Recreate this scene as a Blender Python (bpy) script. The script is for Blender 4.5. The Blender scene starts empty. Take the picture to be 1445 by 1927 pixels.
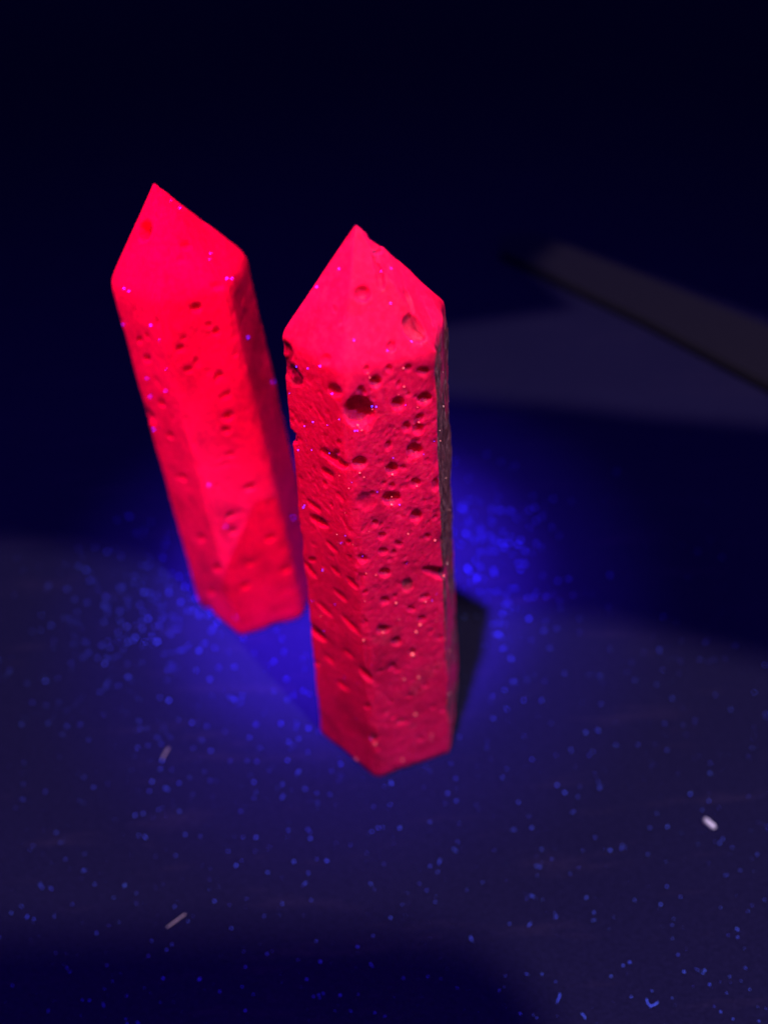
import bpy, bmesh, math, random
import numpy as np
from mathutils import Matrix, Vector

scene = bpy.context.scene
COL = scene.collection
rng = np.random.default_rng(7)
random.seed(7)

# ------------------------------------------------------------------ camera
# phone held 10.6 cm above the sheet, pitched 45 degrees down, rolled a little
PW, PH, FPX = 1445.0, 1927.0, 1392.0
CAM_H = 0.106
_n = np.array([69.0, -1387.0, 1392.0]); _n /= np.linalg.norm(_n)
PITCH = math.asin(_n[2]); ROLL = math.atan2(69.0, 1387.0)
FWD = np.array([0, math.cos(PITCH), -math.sin(PITCH)])
_r0 = np.array([1.0, 0, 0]); _u0 = np.cross(_r0, FWD)
RIGHT = math.cos(ROLL) * _r0 - math.sin(ROLL) * _u0
UP = math.cos(ROLL) * _u0 + math.sin(ROLL) * _r0
CAM = np.array([0, 0, CAM_H])
cam_data = bpy.data.cameras.new('camera')
cam = bpy.data.objects.new('camera', cam_data); COL.objects.link(cam)
cam.matrix_world = Matrix(((RIGHT[0], UP[0], -FWD[0], CAM[0]),
                           (RIGHT[1], UP[1], -FWD[1], CAM[1]),
                           (RIGHT[2], UP[2], -FWD[2], CAM[2]), (0, 0, 0, 1)))
cam_data.sensor_fit = 'VERTICAL'; cam_data.sensor_height = 36.0; cam_data.sensor_width = 27.0
cam_data.lens = 36.0 * FPX / PH
cam_data.clip_start = 0.002; cam_data.clip_end = 20
cam_data.dof.use_dof = True
cam_data.dof.focus_distance = 0.0735
cam_data.dof.aperture_fstop = 13.0
cam_data.dof.aperture_blades = 0
scene.camera = cam

def ray(px, py):
    return (px - PW / 2) / FPX * RIGHT - (py - PH / 2) / FPX * UP + FWD
def at(px, py, z=0.0):
    v = ray(px, py); return CAM + v * (z - CAM_H) / v[2]

# ------------------------------------------------------------------ world, exposure
world = bpy.data.worlds.new('World'); scene.world = world; world.use_nodes = True
bg = world.node_tree.nodes['Background']
bg.inputs['Color'].default_value = (0.06, 0.03, 1.0, 1); bg.inputs['Strength'].default_value = 0.2
scene.view_settings.view_transform = 'Standard'; scene.view_settings.look = 'None'
scene.view_settings.exposure = 0.0; scene.view_settings.gamma = 1.0
scene.view_settings.use_curve_mapping = False
scene.cycles.use_denoising = True
scene.cycles.max_bounces = 6

# ------------------------------------------------------------------ lamps
# The ultraviolet torch: ultraviolet itself has no channel in an RGB renderer, so
# its two fluorescent answers are two lamps at the torch: red answered by the
# stones only, blue answered by the sheet and the dust on it (light linking).
RED_SET = bpy.data.collections.new('fluoresces_red')
BLUE_SET = bpy.data.collections.new('fluoresces_blue')
TORCH = Vector((-0.026, 0.014, 0.270))
AIM = Vector((-0.007, 0.090, 0.0))
def spot(name, loc, aim, power, color, size, blend, radius, receivers=None):
    d = bpy.data.lights.new(name, 'SPOT'); d.energy = power; d.color = color
    d.spot_size = math.radians(size); d.spot_blend = blend; d.shadow_soft_size = radius
    o = bpy.data.objects.new(name, d); COL.objects.link(o)
    o.location = loc; o.rotation_euler = (aim - loc).to_track_quat('-Z', 'Y').to_euler()
    if receivers is not None: o.light_linking.receiver_collection = receivers
    return o
BLUE = (0.11, 0.03, 1.0); RED = (1.0, 0.0, 0.15)
spot('torch_beam_red', TORCH, AIM + Vector((-0.003, 0.0, 0)), 9.0, RED, 23, 1.0, 0.004, RED_SET)
spot('torch_halo_blue', TORCH, AIM, 10.5, BLUE, 25, 1.0, 0.004, BLUE_SET)
spot('torch_beam_blue', TORCH, AIM, 56.0, BLUE, 16.5, 1.0, 0.004, BLUE_SET)
spot('torch_spill_blue', TORCH, AIM, 2.6, BLUE, 130, 1.0, 0.004, BLUE_SET)
# dim room lamp overhead to the right, inside the added light blocker
ROOM = Vector((0.15, -0.10, 0.55))
spot('room_lamp', ROOM, Vector((0.03, 0.09, 0)), 9.5, (1.15, 0.84, 1.3), 75, 0.1, 0.0018)

# ------------------------------------------------------------------ helpers
def mesh_obj(name, verts, faces, mat, smooth=True, parent=None):
    me = bpy.data.meshes.new(name)
    if isinstance(verts, np.ndarray):
        verts = verts.reshape(-1, 3)
        if isinstance(faces, np.ndarray):
            k = faces.shape[1]
            me.vertices.add(len(verts)); me.vertices.foreach_set('co', verts.astype(np.float32).ravel())
            me.loops.add(faces.size); me.loops.foreach_set('vertex_index', faces.astype(np.int32).ravel())
            me.polygons.add(len(faces)); me.polygons.foreach_set('loop_start', np.arange(0, faces.size, k, dtype=np.int32))
            me.update(calc_edges=True); me.validate()
        else:
            me.from_pydata(verts.tolist(), [], faces)
    else:
        me.from_pydata(verts, [], faces)
    me.update()
    if smooth: me.polygons.foreach_set('use_smooth', [True] * len(me.polygons))
    me.materials.append(mat)
    o = bpy.data.objects.new(name, me); COL.objects.link(o)
    if parent: o.parent = parent
    return o
def tag(o, label=None, cat=None, group=None, kind=None):
    for k, v in (('label', label), ('category', cat), ('group', group), ('kind', kind)):
        if v: o[k] = v
    return o

def hash3(i, j, k, s):
    h = (i * 374761393 + j * 668265263 + k * 2147483647 + s * 974634211) & 0xffffffff
    h = ((h ^ (h >> 13)) * 1274126177) & 0xffffffff
    h = ((h ^ (h >> 15)) * 2246822519) & 0xffffffff
    return ((h ^ (h >> 16)) & 0xffff) / 32767.5 - 1.0
def vnoise(P, freq, seed=0):
    """value noise in -1..1 for points P (...,3); freq per metre (scalar or 3)"""
    q = P * np.asarray(freq) + 1000.0
    b = np.floor(q).astype(np.int64); f = q - b
    f = f * f * f * (f * (f * 6 - 15) + 10)
    out = 0
    for di in (0, 1):
        wx = f[..., 0] if di else 1 - f[..., 0]
        for dj in (0, 1):
            wy = f[..., 1] if dj else 1 - f[..., 1]
            for dk in (0, 1):
                wz = f[..., 2] if dk else 1 - f[..., 2]
                out = out + wx * wy * wz * hash3(b[..., 0] + di, b[..., 1] + dj, b[..., 2] + dk, seed)
    return out
def fbm(P, freq, octs=3, seed=0):
    return sum(vnoise(P, np.asarray(freq) * 2.03 ** o, seed + o) * 0.55 ** o for o in range(octs))
def sstep(a, b, x):
    t = np.clip((x - a) / (b - a), 0, 1); return t * t * (3 - 2 * t)

# ------------------------------------------------------------------ materials
def new_mat(name):
    m = bpy.data.materials.new(name); m.use_nodes = True
    nt = m.node_tree; b = nt.nodes['Principled BSDF']
    return m, nt, b
def N(nt, typ, **kw):
    n = nt.nodes.new(typ)
    for k, v in kw.items():
        if k in n.inputs: n.inputs[k].default_value = v
        else: setattr(n, k, v)
    return n
def ramp(nt, src, stops):
    r = nt.nodes.new('ShaderNodeValToRGB'); e = r.color_ramp.elements
    while len(e) < len(stops): e.new(0.5)
    for el, (p, c) in zip(e, stops): el.position = p; el.color = (*c, 1)
    nt.links.new(src, r.inputs['Fac']); return r
def mixrgb(nt, fac, a, b):
    m = nt.nodes.new('ShaderNodeMix'); m.data_type = 'RGBA'
    for s, i in ((fac, 0), (a, 6), (b, 7)):
        if hasattr(s, 'is_output') or hasattr(s, 'links'): nt.links.new(s, m.inputs[i])
        elif i == 0: m.inputs[i].default_value = s
        else: m.inputs[i].default_value = (*s, 1)
    return m.outputs[2]

def stone_material(glow=1.0):
    m, nt, b = new_mat('fluorescent_stone'); L = nt.links
    tc = N(nt, 'ShaderNodeTexCoord'); O = tc.outputs['Object']
    n1 = N(nt, 'ShaderNodeTexNoise', Scale=260.0, Detail=5.0, Roughness=0.6); L.new(O, n1.inputs['Vector'])
    n2 = N(nt, 'ShaderNodeTexNoise', Scale=1700.0, Detail=4.0, Roughness=0.65); L.new(O, n2.inputs['Vector'])
    r1 = ramp(nt, n1.outputs['Fac'], [(0.3, (0.5, 0.006, 0.085)), (0.52, (0.62, 0.008, 0.11)), (0.72, (0.7, 0.012, 0.13))])
    r2 = ramp(nt, n2.outputs['Fac'], [(0.36, (0.42, 0.005, 0.075)), (0.5, (0.62, 0.008, 0.11)), (0.66, (0.8, 0.05, 0.15))])
    c = mixrgb(nt, 0.5, r1.outputs['Color'], r2.outputs['Color'])
    n0 = N(nt, 'ShaderNodeTexNoise', Scale=95.0, Detail=6.0, Roughness=0.62); n0.inputs['Distortion'].default_value = 0.6; L.new(O, n0.inputs['Vector'])
    r0 = ramp(nt, n0.outputs['Fac'], [(0.34, (0.55, 0.5, 0.55)), (0.5, (0.92, 0.9, 0.92)), (0.62, (1, 1, 1))])
    mm = nt.nodes.new('ShaderNodeMix'); mm.data_type = 'RGBA'; mm.blend_type = 'MULTIPLY'; mm.inputs[0].default_value = 1.0
    L.new(c, mm.inputs[6]); L.new(r0.outputs['Color'], mm.inputs[7]); c = mm.outputs[2]
    at_ = N(nt, 'ShaderNodeAttribute', attribute_name='crust_and_shading')
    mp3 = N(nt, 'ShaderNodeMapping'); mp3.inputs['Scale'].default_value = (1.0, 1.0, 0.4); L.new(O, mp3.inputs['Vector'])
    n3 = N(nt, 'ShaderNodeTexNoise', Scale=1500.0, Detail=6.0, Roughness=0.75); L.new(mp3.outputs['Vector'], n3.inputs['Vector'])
    rc = ramp(nt, n3.outputs['Fac'], [(0.35, (0.03, 0.011, 0.015)), (0.53, (0.13, 0.052, 0.058)), (0.68, (0.42, 0.23, 0.19))])  # crust tones, also used to paint the unlit side face dark
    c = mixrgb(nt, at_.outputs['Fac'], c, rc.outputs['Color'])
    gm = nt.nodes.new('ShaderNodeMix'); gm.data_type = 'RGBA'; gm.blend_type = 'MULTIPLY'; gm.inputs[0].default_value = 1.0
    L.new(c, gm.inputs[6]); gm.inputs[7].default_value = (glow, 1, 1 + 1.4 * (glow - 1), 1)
    L.new(gm.outputs[2], b.inputs['Base Color'])
    rr = N(nt, 'ShaderNodeMapRange'); rr.inputs['From Min'].default_value = 0.35; rr.inputs['From Max'].default_value = 0.7
    rr.inputs['To Min'].default_value = 0.65; rr.inputs['To Max'].default_value = 0.33
    L.new(n2.outputs['Fac'], rr.inputs['Value']); L.new(rr.outputs['Result'], b.inputs['Roughness'])
    b.inputs['Specular IOR Level'].default_value = 0.12
    b.inputs['Subsurface Weight'].default_value = 1.0
    b.inputs['Subsurface Radius'].default_value = (1.0, 0.5, 0.4); b.inputs['Subsurface Scale'].default_value = 0.002
    n4 = N(nt, 'ShaderNodeTexNoise', Scale=3800.0, Detail=3.0, Roughness=0.7); L.new(O, n4.inputs['Vector'])
    v4 = N(nt, 'ShaderNodeTexVoronoi', Scale=2300.0); L.new(O, v4.inputs['Vector'])
    ad = N(nt, 'ShaderNodeMath', operation='ADD'); L.new(n4.outputs['Fac'], ad.inputs[0]); L.new(v4.outputs['Distance'], ad.inputs[1])
    pol = N(nt, 'ShaderNodeAttribute', attribute_name='rough')
    ml = N(nt, 'ShaderNodeMath', operation='MULTIPLY'); ml.inputs[1].default_value = 0.32
    L.new(pol.outputs['Fac'], ml.inputs[0])
    bp = N(nt, 'ShaderNodeBump', Distance=0.00012); L.new(ad.outputs[0], bp.inputs['Height']); L.new(ml.outputs[0], bp.inputs['Strength'])
    L.new(bp.outputs['Normal'], b.inputs['Normal'])
    return m
def plain(name, col, rough=0.6, spec=0.4):
    m, nt, b = new_mat(name)
    tc = N(nt, 'ShaderNodeTexCoord')
    n = N(nt, 'ShaderNodeTexNoise', Scale=900.0, Detail=3.0); nt.links.new(tc.outputs['Object'], n.inputs['Vector'])
    r = ramp(nt, n.outputs['Fac'], [(0.3, tuple(x * 0.75 for x in col)), (0.7, tuple(min(1, x * 1.15) for x in col))])
    nt.links.new(r.outputs['Color'], b.inputs['Base Color'])
    b.inputs['Roughness'].default_value = rough; b.inputs['Specular IOR Level'].default_value = spec
    return m
def sheet_material():
    m, nt, b = new_mat('black_sheet'); L = nt.links
    tc = N(nt, 'ShaderNodeTexCoord'); O = tc.outputs['Object']
    n1 = N(nt, 'ShaderNodeTexNoise', Scale=2600.0, Detail=4.0, Roughness=0.7); L.new(O, n1.inputs['Vector'])
    n2 = N(nt, 'ShaderNodeTexNoise', Scale=45.0, Detail=4.0, Roughness=0.55); L.new(O, n2.inputs['Vector'])
    mp = N(nt, 'ShaderNodeMapping'); mp.inputs['Rotation'].default_value = (0, 0, 0.6); mp.inputs['Scale'].default_value = (1.0, 5.0, 1.0)
    L.new(O, mp.inputs['Vector'])
    n3 = N(nt, 'ShaderNodeTexNoise', Scale=900.0, Detail=3.0, Roughness=0.6); L.new(mp.outputs['Vector'], n3.inputs['Vector'])
    r1 = ramp(nt, n1.outputs['Fac'], [(0.3, (0.0033, 0.0033, 0.0091)), (0.55, (0.0085, 0.0085, 0.0220)), (0.75, (0.0227, 0.0236, 0.0490))])
    r2 = ramp(nt, n2.outputs['Fac'], [(0.3, (0.0070, 0.0068, 0.0196)), (0.7, (0.0105, 0.0103, 0.0254))])
    r3 = ramp(nt, n3.outputs['Fac'], [(0.35, (0.0039, 0.0040, 0.0109)), (0.7, (0.0176, 0.0179, 0.0421))])
    c = mixrgb(nt, 0.35, r1.outputs['Color'], r2.outputs['Color']); c = mixrgb(nt, 0.3, c, r3.outputs['Color'])
    L.new(c, b.inputs['Base Color'])
    m2 = N(nt, 'ShaderNodeMapping'); m2.inputs['Rotation'].default_value = (0, 0, -0.75); m2.inputs['Scale'].default_value = (1.0, 7.0, 1.0)
    L.new(O, m2.inputs['Vector'])
    n5 = N(nt, 'ShaderNodeTexNoise', Scale=38.0, Detail=5.0, Roughness=0.7); L.new(m2.outputs['Vector'], n5.inputs['Vector'])
    r5 = ramp(nt, n5.outputs['Fac'], [(0.56, (1, 1, 1)), (0.74, (2.0, 1.7, 1.25))])
    mm = nt.nodes.new('ShaderNodeMix'); mm.data_type = 'RGBA'; mm.blend_type = 'MULTIPLY'; mm.inputs[0].default_value = 1.0
    L.new(c, mm.inputs[6]); L.new(r5.outputs['Color'], mm.inputs[7]); L.new(mm.outputs[2], b.inputs['Base Color'])
    b.inputs['Roughness'].default_value = 0.9; b.inputs['Specular IOR Level'].default_value = 0.08
    bp = N(nt, 'ShaderNodeBump', Distance=0.00006, Strength=0.6); L.new(n1.outputs['Fac'], bp.inputs['Height'])
    L.new(bp.outputs['Normal'], b.inputs['Normal'])
    return m
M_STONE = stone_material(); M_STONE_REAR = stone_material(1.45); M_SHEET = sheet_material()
M_DUST = plain('lint_dust', (0.14, 0.3, 0.95), 0.8, 0.1)
M_WHITE = plain('white_grain', (0.84, 0.9, 0.95), 0.5)
M_STRAW = plain('pale_straw', (0.72, 0.62, 0.6), 0.5)
M_BAR = plain('dark_grey_bar', (0.0105, 0.0095, 0.0105), 0.55, 0.3)
M_BEAD = plain('honey_grain', (0.85, 0.42, 0.3), 0.15, 0.8)
M_BLOCKER = plain('black_light_blocker', (0.02, 0.02, 0.02), 0.8, 0.1)

# ------------------------------------------------------------------ the dark sheet
S = 3.0
sheet = mesh_obj('ground_sheet', [(-S, -S, 0), (S, -S, 0), (S, S, 0), (-S, S, 0)], [(0, 1, 2, 3)], M_SHEET, False)
tag(sheet, 'matt black paper sheet dusted with blue glowing lint', None, None, 'structure')
BLUE_SET.objects.link(sheet)

# ------------------------------------------------------------------ added unseen plate over the sheet: its openings shape the room light
def to_plate(px, py, k=0.3):
    g = Vector(at(px, py)); return ROOM + (g - ROOM) * k
OPEN_A = [(-400, 1000), (0, 1015), (250, 1050), (600, 1110), (900, 1140), (1150, 1170), (1445, 1245), (1900, 1330), (1900, 2300), (1130, 2300),
          (1060, 1990), (1025, 1900), (985, 1845), (930, 1795), (860, 1762), (760, 1750), (500, 1750), (200, 1752), (-400, 1765)]
OPEN_B = [(700, 640), (860, 612), (1080, 580), (1000, 505), (1050, 462), (1200, 518), (1445, 605), (1800, 740), (1900, 820), (1445, 800), (1250, 785), (1050, 762), (860, 748), (700, 735)]
bm = bmesh.new()
zp = 0.55 - 0.3 * 0.55
outer = [(-0.3, -0.5, zp), (0.6, -0.5, zp), (0.6, 0.42, zp), (-0.3, 0.42, zp)]
def loop(pts):
    vs = [bm.verts.new(p) for p in pts]
    return [bm.edges.new((vs[i], vs[(i + 1) % len(vs)])) for i in range(len(vs))], vs
es, ov = loop(outer); es = list(es)
for op in (OPEN_A, OPEN_B):
    e, _ = loop([to_plate(*p) for p in op]); es += e
bmesh.ops.triangle_fill(bm, use_beauty=True, edges=es)
top = [bm.verts.new((0.15 + (p[0] - 0.15) * 0.35, -0.10 + (p[1] + 0.10) * 0.35, 0.62)) for p in outer]
for i in range(4):
    bm.faces.new((ov[i], ov[(i + 1) % 4], top[(i + 1) % 4], top[i]))
bm.faces.new(top)
me = bpy.data.meshes.new('light_blocker'); bm.to_mesh(me); bm.free(); me.materials.append(M_BLOCKER)
blocker_obj = bpy.data.objects.new('light_blocker', me); COL.objects.link(blocker_obj)
tag(blocker_obj, 'added black blocker out of view, cut to shape the room light', 'lamp shade')

# ------------------------------------------------------------------ the two stone points
ANG0 = math.radians(-162.5)
def make_point(name, cx, cy, base_r, sh_r, sh_z, apex, nu, nv, nt_, pits, notch, seed, polish_top, shaded_faces, tiny, slits, jit, turn=(0,) * 6, grow=(1,) * 6, er=(0.1,) * 6, en=60, sn=6):
    """hexagonal column with a six-sided tip; every pit is real relief"""
    ctr = np.array([cx, cy, 0.0]); ap = np.array(apex)
    r_ = np.random.default_rng(seed)
    ks = np.arange(6)
    bj = 1 + r_.uniform(-jit, jit, 6); sj = 1 + r_.uniform(-jit, jit, 6); zj = r_.uniform(-0.0008, 0.0008, 6)
    ang = ANG0 + ks * math.pi / 3
    base = np.stack([cx + base_r * bj * np.cos(ang), cy + base_r * bj * np.sin(ang), np.zeros(6)], 1)
    ang2 = ang + np.radians(turn); sj = sj * np.array(grow)
    sho = np.stack([cx + sh_r * sj * np.cos(ang2), cy + sh_r * sj * np.sin(ang2), sh_z + zj], 1)
    # lattice (rows bottom to top, columns round)
    t = np.linspace(0, 1, nu, endpoint=False)
    def ringpts(R): return np.concatenate([R[k] * (1 - t)[:, None] + R[(k + 1) % 6] * t[:, None] for k in range(6)])
    rb, rs = ringpts(base), ringpts(sho)
    v1 = np.linspace(0, 1, nv); v2 = np.linspace(0, 1, nt_)[1:] ** 0.9
    body = rb[None] * (1 - v1)[:, None, None] + rs[None] * v1[:, None, None]
    v2[-1] = 0.9985
    tip = rs[None] * (1 - v2)[:, None, None] + ap[None, None] * v2[:, None, None]
    P = np.concatenate([body, tip]); V, U = P.shape[:2]
    face = np.tile(np.repeat(ks, nu)[None], (V, 1)); istip = np.zeros((V, U), bool); istip[nv:] = True
    flatP = P.copy()
    # round the edges: relax the lattice round the column, then across the shoulder
    kk = (np.repeat(ks, nu) + np.tile(t > 0.5, 6)) % 6
    wu = np.array(er)[kk][None, :, None]
    for _ in range(en):
        P = P + wu * 0.5 * (0.5 * (np.roll(P, 1, 1) + np.roll(P, -1, 1)) - P)
    for _ in range(sn):
        P[1:-1] = P[1:-1] + 0.5 * (0.5 * (P[2:] + P[:-2]) - P[1:-1])
    # exact outward normals of the planes
    Nrm = np.zeros_like(P)
    planes = []
    for k in range(6):
        a, b2, c2 = base[k], base[(k + 1) % 6], sho[k]
        n = np.cross(b2 - a, c2 - a); n /= np.linalg.norm(n); planes.append((n, a)); Nrm[(face == k) & ~istip] = n
        a, b2 = sho[k], sho[(k + 1) % 6]
        n = np.cross(b2 - a, ap - a); n /= np.linalg.norm(n); planes.append((n, a)); Nrm[(face == k) & istip] = n
    gu = np.roll(P, -1, 1) - np.roll(P, 1, 1); gv = np.gradient(P, axis=0)
    Nrm = np.cross(gu, gv); Nrm /= np.linalg.norm(Nrm, axis=-1, keepdims=True) + 1e-12
    D_ = P - CAM; zc = D_ @ FWD
    PX = PW / 2 + FPX * (D_ @ RIGHT) / zc; PY = PH / 2 - FPX * (D_ @ UP) / zc
    back = (Nrm * D_).sum(-1) >= 0
    PX[back] = 1e6
    def hit(px, py, strict=False):
        d2 = (PX - px) ** 2 + (PY - py) ** 2; i = np.argmin(d2)
        if strict and d2.flat[i] > 9: return None
        p = P.reshape(-1, 3)[i]; n = Nrm.reshape(-1, 3)[i]; d = ray(px, py)
        return CAM + d * ((n @ (p - CAM)) / (n @ d)) if d2.flat[i] < 9 and n @ d < -0.05 else p
    disp = np.zeros((V, U)); crust_and_shading = np.zeros((V, U)); rough = np.ones((V, U))
    tipf = sstep(sh_z - 0.004, sh_z + 0.0005, P[..., 2] + 0.0015 * vnoise(P, 300, seed + 40))
    rough *= 1 - polish_top * tipf
    # grain of the sawn faces
    disp += 0.00004 * fbm(P, 140, 2, seed) * rough
    disp += 0.000015 * fbm(P, 750, 3, seed + 5) * rough
    disp += 0.000015 * vnoise(P, 3200, seed + 9) * rough
    g = vnoise(P, 1500, seed + 21) + 0.6 * vnoise(P, 2900, seed + 22)
    disp -= 0.00007 * sstep(0.45, 0.95, g) * rough
    # worn, slightly crumbled edges
    tt = np.tile(np.tile(np.minimum(t, 1 - t), 6)[None], (V, 1))
    wid = np.where(istip, sh_r * (1 - np.clip((P[..., 2] - sh_z) / (ap[2] - sh_z), 0, 1)), np.linalg.norm(P[..., :2] - ctr[:2], axis=-1)) * tt
    ed = np.exp(-(wid / 0.00035) ** 2)
    disp -= ed * (0.00002 + 0.00022 * np.clip(vnoise(P, 420, seed + 31) + 0.2, 0, 1)) * (0.35 + 0.65 * rough)
    shoulder = np.exp(-((P[..., 2] - sh_z) / 0.0007) ** 2)
    disp -= shoulder * 0.00003
    bot = np.exp(-(P[..., 2] / 0.0009) ** 2)
    disp -= bot * (0.0002 + 0.0003 * np.clip(vnoise(P, 300, seed + 33), 0, 1))
    flat = P.reshape(-1, 3)
    def carve(c, a, b2, depth, ragged=0.12, cr=0.0, flatb=0.5):
        rad = 1.5 * max(np.linalg.norm(a), np.linalg.norm(b2))
        d = P - c
        near = np.where((np.abs(d) < rad).all(axis=-1))
        if len(near[0]) == 0: return
        dd = d[near]
        G = np.array([[a @ a, a @ b2], [a @ b2, b2 @ b2]]); Gi = np.linalg.inv(G)
        st = np.stack([dd @ a, dd @ b2], 1) @ Gi
        n = np.cross(a, b2); n /= np.linalg.norm(n)
        q = P[near]
        r2 = np.sqrt((st ** 2).sum(1) + (dd @ n / rad) ** 2) * (1 + ragged * vnoise(q, 0.9 / max(np.linalg.norm(b2), 2e-4), seed + 61) + ragged * 0.6 * vnoise(q, 2.2 / max(np.linalg.norm(b2), 2e-4), seed + 62))
        prof = np.clip(1 - r2 ** 2, 0, 1) ** flatb
        cur = disp[near]
        inner = 1 + 0.10 * vnoise(q, 1800, seed + 63)
        disp[near] = np.minimum(cur, cur * 0.4 - depth * prof * inner)
        disp[near] -= 0.00004 * np.exp(-((r2 - 1.05) / 0.12) ** 2)
        if cr: crust_and_shading[near] = np.maximum(crust_and_shading[near], cr * sstep(1.05, 0.75, r2))
    for p in pits:
        px, py, w, h = p[:4]; tilt = math.radians(p[4]) if len(p) > 4 else 0.0
        dep = p[5] if len(p) > 5 else 0.8; cr = p[6] if len(p) > 6 else 0.0
        c = hit(px, py); ca, sa = math.cos(tilt), math.sin(tilt)
        a = hit(px + ca * w / 2, py + sa * w / 2) - c; b2 = hit(px - sa * h / 2, py + ca * h / 2) - c
        carve(c, a, b2, dep * min(np.linalg.norm(a), np.linalg.norm(b2)), 0.07, cr, 0.42)
    # many small vesicles scattered over the faces
    for fk, n_, rmin, rmax in tiny:
        for _ in range(n_):
            tv = r_.uniform(0.01, 0.99); tu = r_.uniform(0.03, 0.97); tv = tv ** 1.15
            A = base[fk] * (1 - tu) + base[(fk + 1) % 6] * tu; B = sho[fk] * (1 - tu) + sho[(fk + 1) % 6] * tu
            c = A * (1 - tv) + B * tv
            e1 = base[(fk + 1) % 6] - base[fk]; e1 /= np.linalg.norm(e1); e2 = B - A; e2 /= np.linalg.norm(e2)
            rr = rmin + (rmax - rmin) * r_.random() ** 2.5
            th = r_.uniform(0, 6.28); el = r_.uniform(0.65, 1.0)
            a = rr * (e1 * math.cos(th) + e2 * math.sin(th)); b2 = rr * el * (-e1 * math.sin(th) + e2 * math.cos(th))
            carve(c, a, b2, rr * r_.uniform(0.3, 0.9), 0.2)
    # long slanting slits (drawn-out vesicles)
    for fk, n_, lmin, lmax in slits:
        for _ in range(n_):
            tv = r_.uniform(0.02, 0.97); tu = r_.uniform(0.05, 0.95)
            A = base[fk] * (1 - tu) + base[(fk + 1) % 6] * tu; B = sho[fk] * (1 - tu) + sho[(fk + 1) % 6] * tu
            c = A * (1 - tv) + B * tv
            e1 = base[(fk + 1) % 6] - base[fk]; e1 /= np.linalg.norm(e1); e2 = B - A; e2 /= np.linalg.norm(e2)
            ln = r_.uniform(lmin, lmax); th = math.radians(r_.normal(-58, 7)); wd = ln * r_.uniform(0.14, 0.26)
            a = ln * (e1 * math.cos(th) + e2 * math.sin(th)); b2 = wd * (-e1 * math.sin(th) + e2 * math.cos(th))
            carve(c, a, b2, wd * r_.uniform(0.3, 0.65), 0.2)
    # chips broken out of edges: a sphere in space pushes the surface in
    for (px, py, rpx, dep, cr) in notch:
        c = hit(px, py); rr = np.linalg.norm(hit(px + 1, py + 1) - c) / 1.414 * rpx if False else rpx * 1e-5 * 5.4
        q = np.linalg.norm(P - c, axis=-1) / rr * (1 + 0.3 * vnoise(P, 700, seed + 71) + 0.15 * vnoise(P, 2000, seed + 72))
        prof = np.clip(1 - q ** 2, 0, 1) ** 0.6
        disp -= dep * prof * (1 + 0.35 * vnoise(P, 2600, seed + 73))
        crust_and_shading = np.maximum(crust_and_shading, cr * sstep(1.0, 0.7, q)); rough = np.maximum(rough, sstep(1.1, 0.8, q))
    # unlit side faces: their shadow tone painted in as dark brown
    for fk, amt in shaded_faces:
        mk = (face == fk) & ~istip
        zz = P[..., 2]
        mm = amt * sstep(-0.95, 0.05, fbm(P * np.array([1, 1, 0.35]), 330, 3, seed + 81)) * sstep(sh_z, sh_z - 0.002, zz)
        crust_and_shading = np.where(mk, np.maximum(crust_and_shading, mm), crust_and_shading)
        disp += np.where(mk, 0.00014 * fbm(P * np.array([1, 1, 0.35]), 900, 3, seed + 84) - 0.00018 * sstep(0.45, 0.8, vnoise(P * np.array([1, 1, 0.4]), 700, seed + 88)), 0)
    mk = fbm(P, 170, 3, seed + 91); crust_and_shading = np.maximum(crust_and_shading, 0.2 * sstep(0.75, 1.05, mk) * (1 - tipf))
    Q = P + Nrm * disp[..., None]
    Q[0, :, 2] = 0.0
    Q[..., 2] = np.maximum(Q[..., 2], 0)
    org = np.array([cx, cy, 0.0])
    verts = np.concatenate([(Q - org).reshape(-1, 3), [ap - org - np.array([0, 0, 0.0001])], [[0, 0, 0.0]]])
    i = np.arange(V - 1)[:, None] * U; j = np.arange(U)[None]; j2 = (j + 1) % U
    quads = np.stack([i + j, i + j2, i + U + j2, i + U + j], -1).reshape(-1, 4)
    tris = np.concatenate([quads[:, [0, 1, 2]], quads[:, [0, 2, 3]]])
    jj = np.arange(U); A_ = V * U; lt = (V - 1) * U
    tris = np.concatenate([tris, np.stack([lt + jj, lt + (jj + 1) % U, np.full(U, A_)], -1), np.stack([(jj + 1) % U, jj, np.full(U, A_ + 1)], -1)])
    o = mesh_obj(name, verts, tris, M_STONE)
    o.location = (cx, cy, 0)
    for nm, arr in (('crust_and_shading', crust_and_shading), ('rough', rough)):
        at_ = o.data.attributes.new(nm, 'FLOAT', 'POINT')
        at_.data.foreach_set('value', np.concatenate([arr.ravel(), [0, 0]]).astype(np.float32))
    RED_SET.objects.link(o)
    return o, hit

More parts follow.
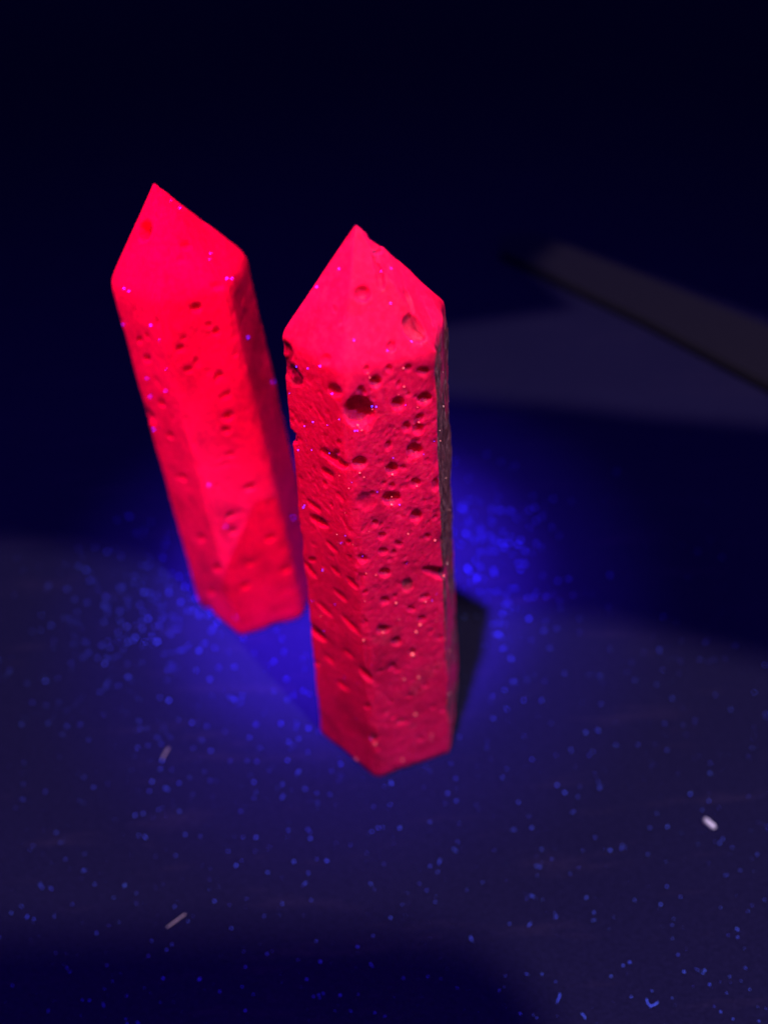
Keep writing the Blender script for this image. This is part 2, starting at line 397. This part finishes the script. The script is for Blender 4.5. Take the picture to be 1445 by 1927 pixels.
PITS_FRONT = [
 (682, 553, 30, 29, 0, .7), (716, 522, 17, 46, -8, .9), (709, 486, 8, 56, -4, 1.3), (781, 618, 32, 58, -28, .6, .35), (770, 566, 9, 50, -20, .9),
 (808, 600, 6, 30, -25, .5), (736, 652, 18, 20, 0, .7), (629, 582, 8, 14, -20, .5), (640, 607, 6, 7), (611, 677, 20, 18, 30, .5), (690, 695, 12, 12), (732, 694, 13, 12),
 (707, 719, 22, 21, 0, 1.0), (797, 699, 24, 13, 0, 1), (629, 735, 27, 18, 35, .6), (749, 760, 24, 22, 0, .9), (799, 750, 28, 19, -10, 1.1),
 (677, 777, 58, 56, 0, .8), (790, 786, 15, 13), (765, 804, 15, 17), (787, 808, 21, 19, -30, .9), (632, 852, 12, 9), (677, 872, 27, 20, -10, 1.),
 (628, 864, 62, 15, 33, .8), (616, 891, 26, 12, 40, .6), (731, 839, 12, 18, 10), (780, 848, 29, 24, 10, 1.), (738, 883, 23, 21, 0, 1.), (782, 909, 18, 16),
 (738, 915, 11, 11), (737, 938, 33, 24, -8, 1.1), (783, 971, 23, 21, -20, .9), (706, 985, 13, 12), (719, 1009, 14, 12), (751, 1024, 16, 9), (741, 1041, 11, 10),
 (721, 1038, 17, 12), (682, 1053, 19, 15), (587, 1053, 15, 9), (600, 981, 40, 14, 32, 1.), (590, 952, 34, 8, 42, .8), (584, 1073, 40, 9, 52, .8),
 (724, 1078, 21, 16, 0, 1.), (820, 913, 14, 22), (831, 1079, 14, 20), (725, 1131, 17, 13), (799, 1124, 20, 10, -15), (773, 1146, 15, 11), (794, 1165, 15, 12),
 (721, 1186, 24, 15, -10, 1.), (746, 1208, 19, 16, 0, 1.), (598, 1192, 42, 14, 45, .9, .7), (663, 1098, 30, 9, 45, .5), (610, 1146, 40, 8, 45, .6),
 (660, 1176, 46, 10, 48, .5), (689, 945, 34, 30, 0, .25), (767, 1102, 22, 22, 0, .4, .6), (739, 1254, 16, 13), (776, 1228, 14, 14), (687, 1270, 38, 12, 38, .6),
 (645, 1290, 28, 9, 42, .6), (703, 1391, 16, 14, 0, .8, .5), (754, 1358, 14, 10), (596, 1248, 14, 9, 30), (760, 880, 9, 8), (700, 930, 10, 8), (655, 1020, 9, 7), (804, 1010, 11, 10),
 (690, 1330, 12, 9), (800, 1290, 12, 8), (815, 1330, 10, 8), (770, 1310, 10, 8), (735, 1320, 10, 8), (790, 1390, 12, 7), (827, 1200, 8, 12), (764, 1062, 10, 8),
 (632, 1075, 26, 7, 45, .5), (625, 1030, 30, 7, 48, .5), (640, 1120, 32, 8, 46, .5), (620, 1240, 26, 7, 44, .5), (655, 1230, 24, 7, 44, .5), (640, 935, 26, 6, 45, .4)]
NOTCH_FRONT = [(707, 458, 17, .0013, 0.0), (540, 660, 20, .0003, .6), (541, 690, 22, .00022, .75), (558, 710, 22, .00018, .9), (547, 818, 22, .0007, .1), (851, 1030, 10, .0004, .4), (846, 880, 9, .0003, .4)]
front, hitF = make_point('stone_point', -0.00046, 0.0610, 0.0117, 0.0077, 0.0698, (-0.00115, 0.0608, 0.0793), 112, 400, 90,
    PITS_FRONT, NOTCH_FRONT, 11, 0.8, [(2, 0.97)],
    [(0, 45, .00008, .00035), (1, 170, .00012, .00046), (1, 420, .00008, .0002), (2, 60, .0001, .0006)], [(0, 32, .0003, .0010)], 0.004, (-5, -8, 5, 1, 0, 0), (1.085, .99, .94, 1.0, 1, 1), (.05, 1, .06, .06, .1, .1), 90, 10)
tag(front, 'front red glowing hexagonal stone point, full of round holes, with its unlit side face painted dark brown', 'stone point')

PITS_LEFT = [(273, 434, 26, 38, 15, 1.3), (350, 461, 18, 14), (341, 487, 16, 10), (370, 579, 22, 14, 0, 1.), (410, 538, 24, 16, -15, .7), (407, 625, 15, 12), (394, 612, 11, 9),
 (340, 656, 16, 11), (277, 675, 14, 12), (355, 696, 16, 10), (413, 707, 15, 11), (428, 743, 14, 10), (430, 784, 20, 13, -20, 1.), (426, 810, 18, 12), (433, 856, 14, 10),
 (470, 918, 20, 11, -20, 1.), (433, 971, 20, 11, -30, 1.), (439, 1000, 16, 11), (508, 1012, 19, 11, -15, .9), (408, 1069, 15, 12), (538, 1072, 18, 9, -15), (379, 1011, 16, 9, 40),
 (461, 1102, 20, 10, -20), (397, 1113, 16, 10), (262, 640, 12, 9), (305, 760, 14, 9, 40), (320, 820, 14, 8, 40), (345, 900, 16, 9, 40), (470, 1060, 12, 8)]
PITS_LEFT = [(*p, 0, 1.3) if len(p) == 4 else (*p[:5], p[5] * 1.5 if len(p) > 5 else 1.3) for p in PITS_LEFT]
NOTCH_LEFT = [(280, 780, 26, .0008, 0.1), (395, 1150, 34, .0009, 0.0), (385, 410, 10, .0005, 0)]
left, hitL = make_point('stone_point', -0.0236, 0.0879, 0.0115, 0.0083, 0.0633, (-0.0245, 0.0877, 0.0734), 60, 220, 50,
    PITS_LEFT, NOTCH_LEFT, 23, 0.25, [], [(0, 80, .0001, .0005), (1, 130, .0001, .0005), (2, 40, .0001, .0005)], [(0, 20, .0004, .0010)], 0.006, (-2, 0, 0, 0, 0, 0), (1.12, 1.03, 1, 1, 1, 1), (.7, 1, 1, .7, .7, .7), 36, 10)
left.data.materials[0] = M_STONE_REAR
tag(left, 'rear red glowing hexagonal stone point, slightly shorter, with blunt worn edges', 'stone point')

# ------------------------------------------------------------------ honey coloured grains grown in the pits of the front point
def blob(c, r, stretch=(1, 1, 1), rot=0.0, seed=0):
    rr = np.random.default_rng(seed)
    bm = bmesh.new(); bmesh.ops.create_icosphere(bm, subdivisions=1, radius=1.0)
    v = np.array([x.co[:] for x in bm.verts]); f = np.array([[q.index for q in p.verts] for p in bm.faces]); bm.free()
    v = v * (1 + rr.uniform(-.25, .25, (len(v), 1))) * np.array(stretch)
    cs, sn = math.cos(rot), math.sin(rot)
    v = v @ np.array([[cs, sn, 0], [-sn, cs, 0], [0, 0, 1]])
    return v * r + np.asarray(c), f
def gather(items):
    vs, fs, n = [], [], 0
    for v, f in items:
        vs.append(v); fs.append(f + n); n += len(v)
    return np.concatenate(vs), np.concatenate(fs)
def toward(c, dist):
    d = CAM - c; return c + d / np.linalg.norm(d) * dist
GR = [(776, 1232, 1.3), (790, 1176, 1.0), (783, 1189, .8), (781, 1344, 1.0), (720, 1190, .8), (757, 1430, .8), (684, 1205, .8), (760, 1278, .7), (738, 893, .6), (737, 950, .8),
      (673, 800, .6), (760, 728, .5), (768, 1005, .5), (818, 1017, .7), (835, 1084, .7), (759, 693, .45), (745, 1135, .6), (800, 1132, .6), (833, 765, .8), (842, 755, .7), (788, 795, .5),
      (838, 900, .6), (845, 960, .5), (832, 700, .6), (828, 830, .5), (841, 1060, .6), (852, 1130, .5), (787, 1275, .7), (706, 1400, .8), (812, 1382, .7), (671, 1428, .8), (846, 1225, .7), (845, 1305, .6), (677, 890, .5), (696, 711, .35), (784, 915, .5)]
items = []
for q, (px, py, s) in enumerate(GR):
    c = hitF(px, py); items.append(blob(c - np.array([-0.00046, 0.0610, 0]), 0.00021 * s, (1, 1, 1), 0, 300 + q))
for q in range(45):
    px, py = rng.uniform(600, 850), rng.uniform(700, 1430)
    if hitF(px, py, True) is None: continue
    items.append(blob(hitF(px, py) - np.array([-0.00046, 0.0610, 0]), rng.uniform(.00003, .00008), (1, 1, 1), 0, 900 + q))
gv, gf = gather(items)
grains = mesh_obj('crystal_grains', gv, gf, M_BEAD, False, front)
RED_SET.objects.link(grains)
tag(grains, 'tiny honey coloured crystal grains lining the holes', None, None, 'stuff')

# ------------------------------------------------------------------ dust and lint on the sheet
items = []
def speck(px, py, r, seed, elong=1.0):
    p = at(px, py); 
    items.append(blob((p[0], p[1], r * 0.55), r, (elong, 1, 0.6), rng.uniform(0, 3.14), seed))
MARKED = [(158, 1207), (168, 1228), (152, 1364), (516, 1245), (442, 1255), (205, 1283), (62, 1322), (88, 1327), (128, 1337), (200, 1293), (224, 1290), (118, 1382), (92, 1361),
 (1036, 1361), (1048, 1478), (1062, 1492), (1000, 1558), (878, 1675), (179, 1664), (703, 1518), (270, 1531), (445, 1629), (553, 1622), (735, 1727), (1023, 1187), (1026, 1170), (1034, 1220),
 (928, 1352), (985, 1318), (960, 1238), (992, 1280), (1018, 1318), (340, 1225), (348, 1222), (325, 1228), (355, 1215), (262, 1357), (268, 1246), (315, 1280), (226, 1166), (233, 1222),
 (305, 1166), (335, 1185), (310, 1190), (370, 1145), (470, 1388), (529, 1362), (490, 1408), (581, 1370), (424, 1377), (455, 1320), (441, 1317), (433, 1312), (306, 1432), (287, 1471), (282, 1489),
 (338, 1474), (396, 1469), (478, 1472), (532, 1476), (641, 1438), (700, 1565), (720, 1557), (752, 1558), (584, 1578), (349, 1571), (809, 1630), (711, 1558), (660, 1590), (482, 1576), (615, 1620),
 (124, 1617), (160, 1607), (58, 1600), (107, 1567), (22, 1718), (404, 1696), (436, 1747), (280, 1799), (376, 1843), (308, 1841), (462, 1902), (414, 1866), (456, 1857), (603, 1810), (673, 1782),
 (640, 1873), (503, 1795), (577, 1843), (805, 1838), (1147, 1600), (1222, 1558), (1255, 1556), (1242, 1702), (1387, 1764), (1184, 1811), (1172, 1817), (1275, 1797), (1286, 1829), (1334, 1853),
 (1372, 1838), (1355, 1904), (1378, 1918), (1427, 1922), (736, 1475), (735, 1472), (842, 1493), (857, 1465), (945, 1463), (975, 1510), (1108, 1422), (1250, 1362), (1254, 1412), (1335, 1455),
 (1345, 1308), (1280, 1245), (1240, 1222), (1130, 1325), (1312, 1038), (1078, 1120), (900, 990), (882, 985), (895, 1055), (930, 1080), (945, 1000), (978, 1060), (1008, 1115), (870, 1110), (903, 1115),
 (948, 1005), (960, 1010), (915, 1010), (890, 940), (925, 960), (1000, 1040), (988, 1062), (1052, 1132), (1042, 1120), (955, 1130), (970, 1145), (1090, 1165), (1000, 1205), (870, 960), (879, 975)]
for q, (px, py) in enumerate(MARKED):
    dist = np.linalg.norm(at(px, py) - CAM)
    speck(px, py, rng.uniform(.00007, .00013), 2000 + q, rng.uniform(1, 1.5))
def cluster(n, mx, my, sx, sy, r0, r1, s):
    for q in range(n):
        px, py = rng.normal(mx, sx), rng.normal(my, sy)
        if py < 820: continue
        speck(px, py, r0 + (r1 - r0) * rng.random() ** 2, s + q, rng.uniform(1, 1.6))
cluster(170, 290, 1130, 95, 75, .00008, .00018, 3000)
cluster(120, 935, 1030, 75, 75, .00008, .00019, 4000)
cluster(90, 200, 1330, 170, 120, .00004, .00012, 5000)
cluster(70, 480, 1420, 150, 100, .00004, .00011, 5500)
cluster(60, 1050, 1300, 180, 130, .00004, .00012, 6000)
for q in range(480):
    speck(rng.uniform(-60, 1500), rng.uniform(1400, 2000), .00002 + .00007 * rng.random() ** 3, 7000 + q, rng.uniform(1, 2))
for q in range(120):
    speck(rng.uniform(-60, 1500), rng.uniform(1000, 1400), .00003 + .00008 * rng.random() ** 2, 8000 + q, rng.uniform(1, 1.8))
for q in range(90):
    px, py = rng.uniform(-40, 1480), rng.uniform(1100, 1980); p = at(px, py); r = rng.uniform(.00003, .00006)
    items.append(blob((p[0], p[1], r * 0.6), r, (rng.uniform(3, 8), 1, 0.7), rng.uniform(0, 3.14), 8600 + q))
for q in range(28):
    px, py = rng.uniform(-40, 1480), rng.uniform(1100, 1980)
    for w in range(rng.integers(2, 5)):
        speck(px + rng.normal(0, 7), py + rng.normal(0, 5), rng.uniform(.00003, .00009), 8800 + q * 7 + w, rng.uniform(1, 2.5))
dv, df = gather(items)
dust = mesh_obj('dust', dv, df, M_DUST, True)
tag(dust, 'fine blue glowing dust strewn over the black sheet', 'dust', None, 'stuff'); BLUE_SET.objects.link(dust)

# dust lying on the stones
items = []
ON_F = [(643, 449, .7), (638, 506, .5), (596, 540, .9), (717, 511, .6), (736, 505, .7), (666, 640, .7), (729, 660, .7), (602, 689, 1.), (625, 741, .9), (700, 765, 1.1), (708, 766, .9), (638, 789, .5),
 (668, 811, .8), (673, 811, .7), (573, 802, .8), (616, 800, .5), (561, 847, .9), (710, 926, .7), (752, 950, 1.1), (571, 955, 1.3), (573, 951, .7), (797, 855, .6), (682, 1047, .6), (650, 1008, .9),
 (642, 1022, .7), (607, 1073, .8), (620, 853, .7), (630, 1137, .7), (662, 908, .5), (813, 1130, .8), (766, 1060, .5), (700, 1250, .5), (610, 1188, .7), (698, 1389, 1.), (579, 693, .6), (558, 690, .6),
 (528, 666, 1.), (545, 740, .5), (633, 1280, .6), (675, 1286, .5), (649, 1275, .6)]
for q, (px, py, s) in enumerate(ON_F):
    if hitF(px, py, True) is None: continue
    items.append(blob(toward(hitF(px, py), .00004), .00004 * s, (2.2, 1, 1), rng.uniform(0, 3), 9000 + q))
for q in range(14):
    c = hitF(rng.uniform(560, 830), rng.uniform(470, 1400), True)
    if c is None: continue
    items.append(blob(toward(c, .00002), rng.uniform(.00002, .00004), (1.4, 1, 1), rng.uniform(0, 3), 9200 + q))
ON_L = [(234, 543, 1.), (243, 548, .8), (232, 611, 1.), (284, 612, 1.), (467, 635, 1.), (427, 524, 1.), (437, 524, .8), (397, 477, .7), (395, 488, .6), (339, 391, .9), (322, 377, .5), (277, 712, 1.),
 (283, 746, 1.2), (312, 735, 1.), (290, 808, 1.3), (393, 913, 1.1), (515, 718, 1.), (512, 720, .8), (300, 640, .6), (313, 695, .7), (552, 974, 1.2), (425, 990, .8), (444, 1162, 1.)]
for q, (px, py, s) in enumerate(ON_L):
    if hitL(px, py, True) is None: continue
    items.append(blob(toward(hitL(px, py), .00004), .00006 * s, (1.6, 1, 1), rng.uniform(0, 3), 9400 + q))
sv, sf = gather(items)
sdust = mesh_obj('dust', sv, sf, M_DUST, True)
tag(sdust, 'violet specks of lint clinging to the red stone points', 'dust', None, 'stuff')
RED_SET.objects.link(sdust); BLUE_SET.objects.link(sdust)

# ------------------------------------------------------------------ single bits on the sheet
def rod(name, pts, r, mat, taper=0.75, seg=8):
    """a thin bent rod with rounded ends through world points"""
    pts = [np.asarray(p, float) for p in pts]
    d0 = pts[0] - pts[1]; d0 /= np.linalg.norm(d0); d1 = pts[-1] - pts[-2]; d1 /= np.linalg.norm(d1)
    path = [pts[0] + d0 * r * .6] + pts + [pts[-1] + d1 * r * .6]; rad = [r * .35] + [r * (1 - (1 - taper) * i / max(1, len(pts) - 1)) for i in range(len(pts))] + [r * taper * .35]
    vs, fs = [], []
    for i, p in enumerate(path):
        t = path[min(i + 1, len(path) - 1)] - path[max(i - 1, 0)]; t /= np.linalg.norm(t)
        s = np.cross(t, [0, 0, 1.0]); s /= np.linalg.norm(s); u = np.cross(s, t)
        for k in range(seg):
            a = 2 * math.pi * k / seg; vs.append(p + rad[i] * (s * math.cos(a) + u * math.sin(a)))
    for i in range(len(path) - 1):
        for k in range(seg):
            fs.append((i * seg + k, i * seg + (k + 1) % seg, (i + 1) * seg + (k + 1) % seg, (i + 1) * seg + k))
    fs.append(tuple(range(seg))[::-1]); fs.append(tuple((len(path) - 1) * seg + k for k in range(seg)))
    org = path[0] * np.array([1, 1, 0])
    o = mesh_obj(name, [tuple(v - org) for v in vs], fs, mat); o.location = org; return o
def gp(px, py, z): return at(px, py, z)
g = rod('grain', [gp(1326, 1543, .00032), gp(1330, 1546, .00042), gp(1336, 1551, .00042), gp(1342, 1556, .00032)], .00042, M_WHITE, .9)
tag(g, 'short plump white grain lying alone on the black sheet', 'grain')
s_ = rod('straw', [gp(315, 1745, .0002), gp(326, 1737, .00022), gp(338, 1728, .00022), gp(349, 1720, .0002)], .00009, M_STRAW, .75)
tag(s_, 'thin straight pale straw lying on the black sheet', 'straw')
FIB = [([(1216, 1880), (1218, 1888), (1224, 1893), (1231, 1891), (1237, 1886)], .00006, 'curled hook shaped blue lint fibre on the black sheet'),
       ([(1053, 1870), (1052, 1877), (1048, 1885)], .00006, 'short bent pale blue lint fibre near the hook shaped one'),
       ([(885, 1762), (887, 1770)], .00005, 'tiny straight lint fibre beside the dark shadow corner'),
       ([(1094, 1907), (1099, 1912), (1101, 1917)], .00005, 'small kinked lint fibre at the corner of the dark shadow'),
       ([(1384, 1747), (1389, 1751)], .00006, 'tiny slanting blue lint fibre above a blue speck')]
for pts, r, lab in FIB:
    o = rod('lint_fibre', [gp(px, py, r * 1.1) for px, py in pts], r, M_DUST, .8, 6)
    tag(o, lab, 'lint fibre', 'lint fibres on the sheet'); BLUE_SET.objects.link(o)
o = rod('lint_fibre', [gp(318, 1408, .0002), gp(312, 1416, .0002), (gp(306, 1428, .0002))], .00008, M_STRAW, .8, 6)
tag(o, 'pale grey lint fibre among the blue dust beside the stones', 'lint fibre', 'lint fibres on the sheet')

# ------------------------------------------------------------------ the dark bar behind
bz = 0.002
low = [at(940, 488), at(1200, 612), at(1445, 742), at(1620, 835)]
up = [at(995, 432, bz), at(1200, 512, bz), at(1445, 612, bz), at(1620, 690, bz)]
outl = [p[:2] for p in low] + [p[:2] for p in up[::-1]]
e0, e1 = outl[0], outl[-1]; mid = (e0 + e1) / 2 + (outl[0] - outl[1]) / np.linalg.norm(outl[0] - outl[1]) * 0.006
outl.append(mid)
bm = bmesh.new(); org = outl[0]
f = bm.faces.new([bm.verts.new((p[0] - org[0], p[1] - org[1], 0)) for p in outl]); f.normal_update()
if f.normal.z < 0: f.normal_flip()
ex = bmesh.ops.extrude_face_region(bm, geom=[f]); bmesh.ops.translate(bm, verts=[v for v in ex['geom'] if isinstance(v, bmesh.types.BMVert)], vec=(0, 0, bz))
bmesh.ops.bevel(bm, geom=[e for e in bm.edges if all(v.co.z > bz * .5 for v in e.verts)], offset=.0006, segments=3, affect='EDGES')
bmesh.ops.recalc_face_normals(bm, faces=bm.faces)
me = bpy.data.meshes.new('bar'); bm.to_mesh(me); bm.free(); me.materials.append(M_BAR)
bar = bpy.data.objects.new('bar', me); COL.objects.link(bar); bar.location = (org[0], org[1], 0.0002)
tag(bar, 'long flat dark grey bar lying slantwise on the sheet behind the stones', 'bar')
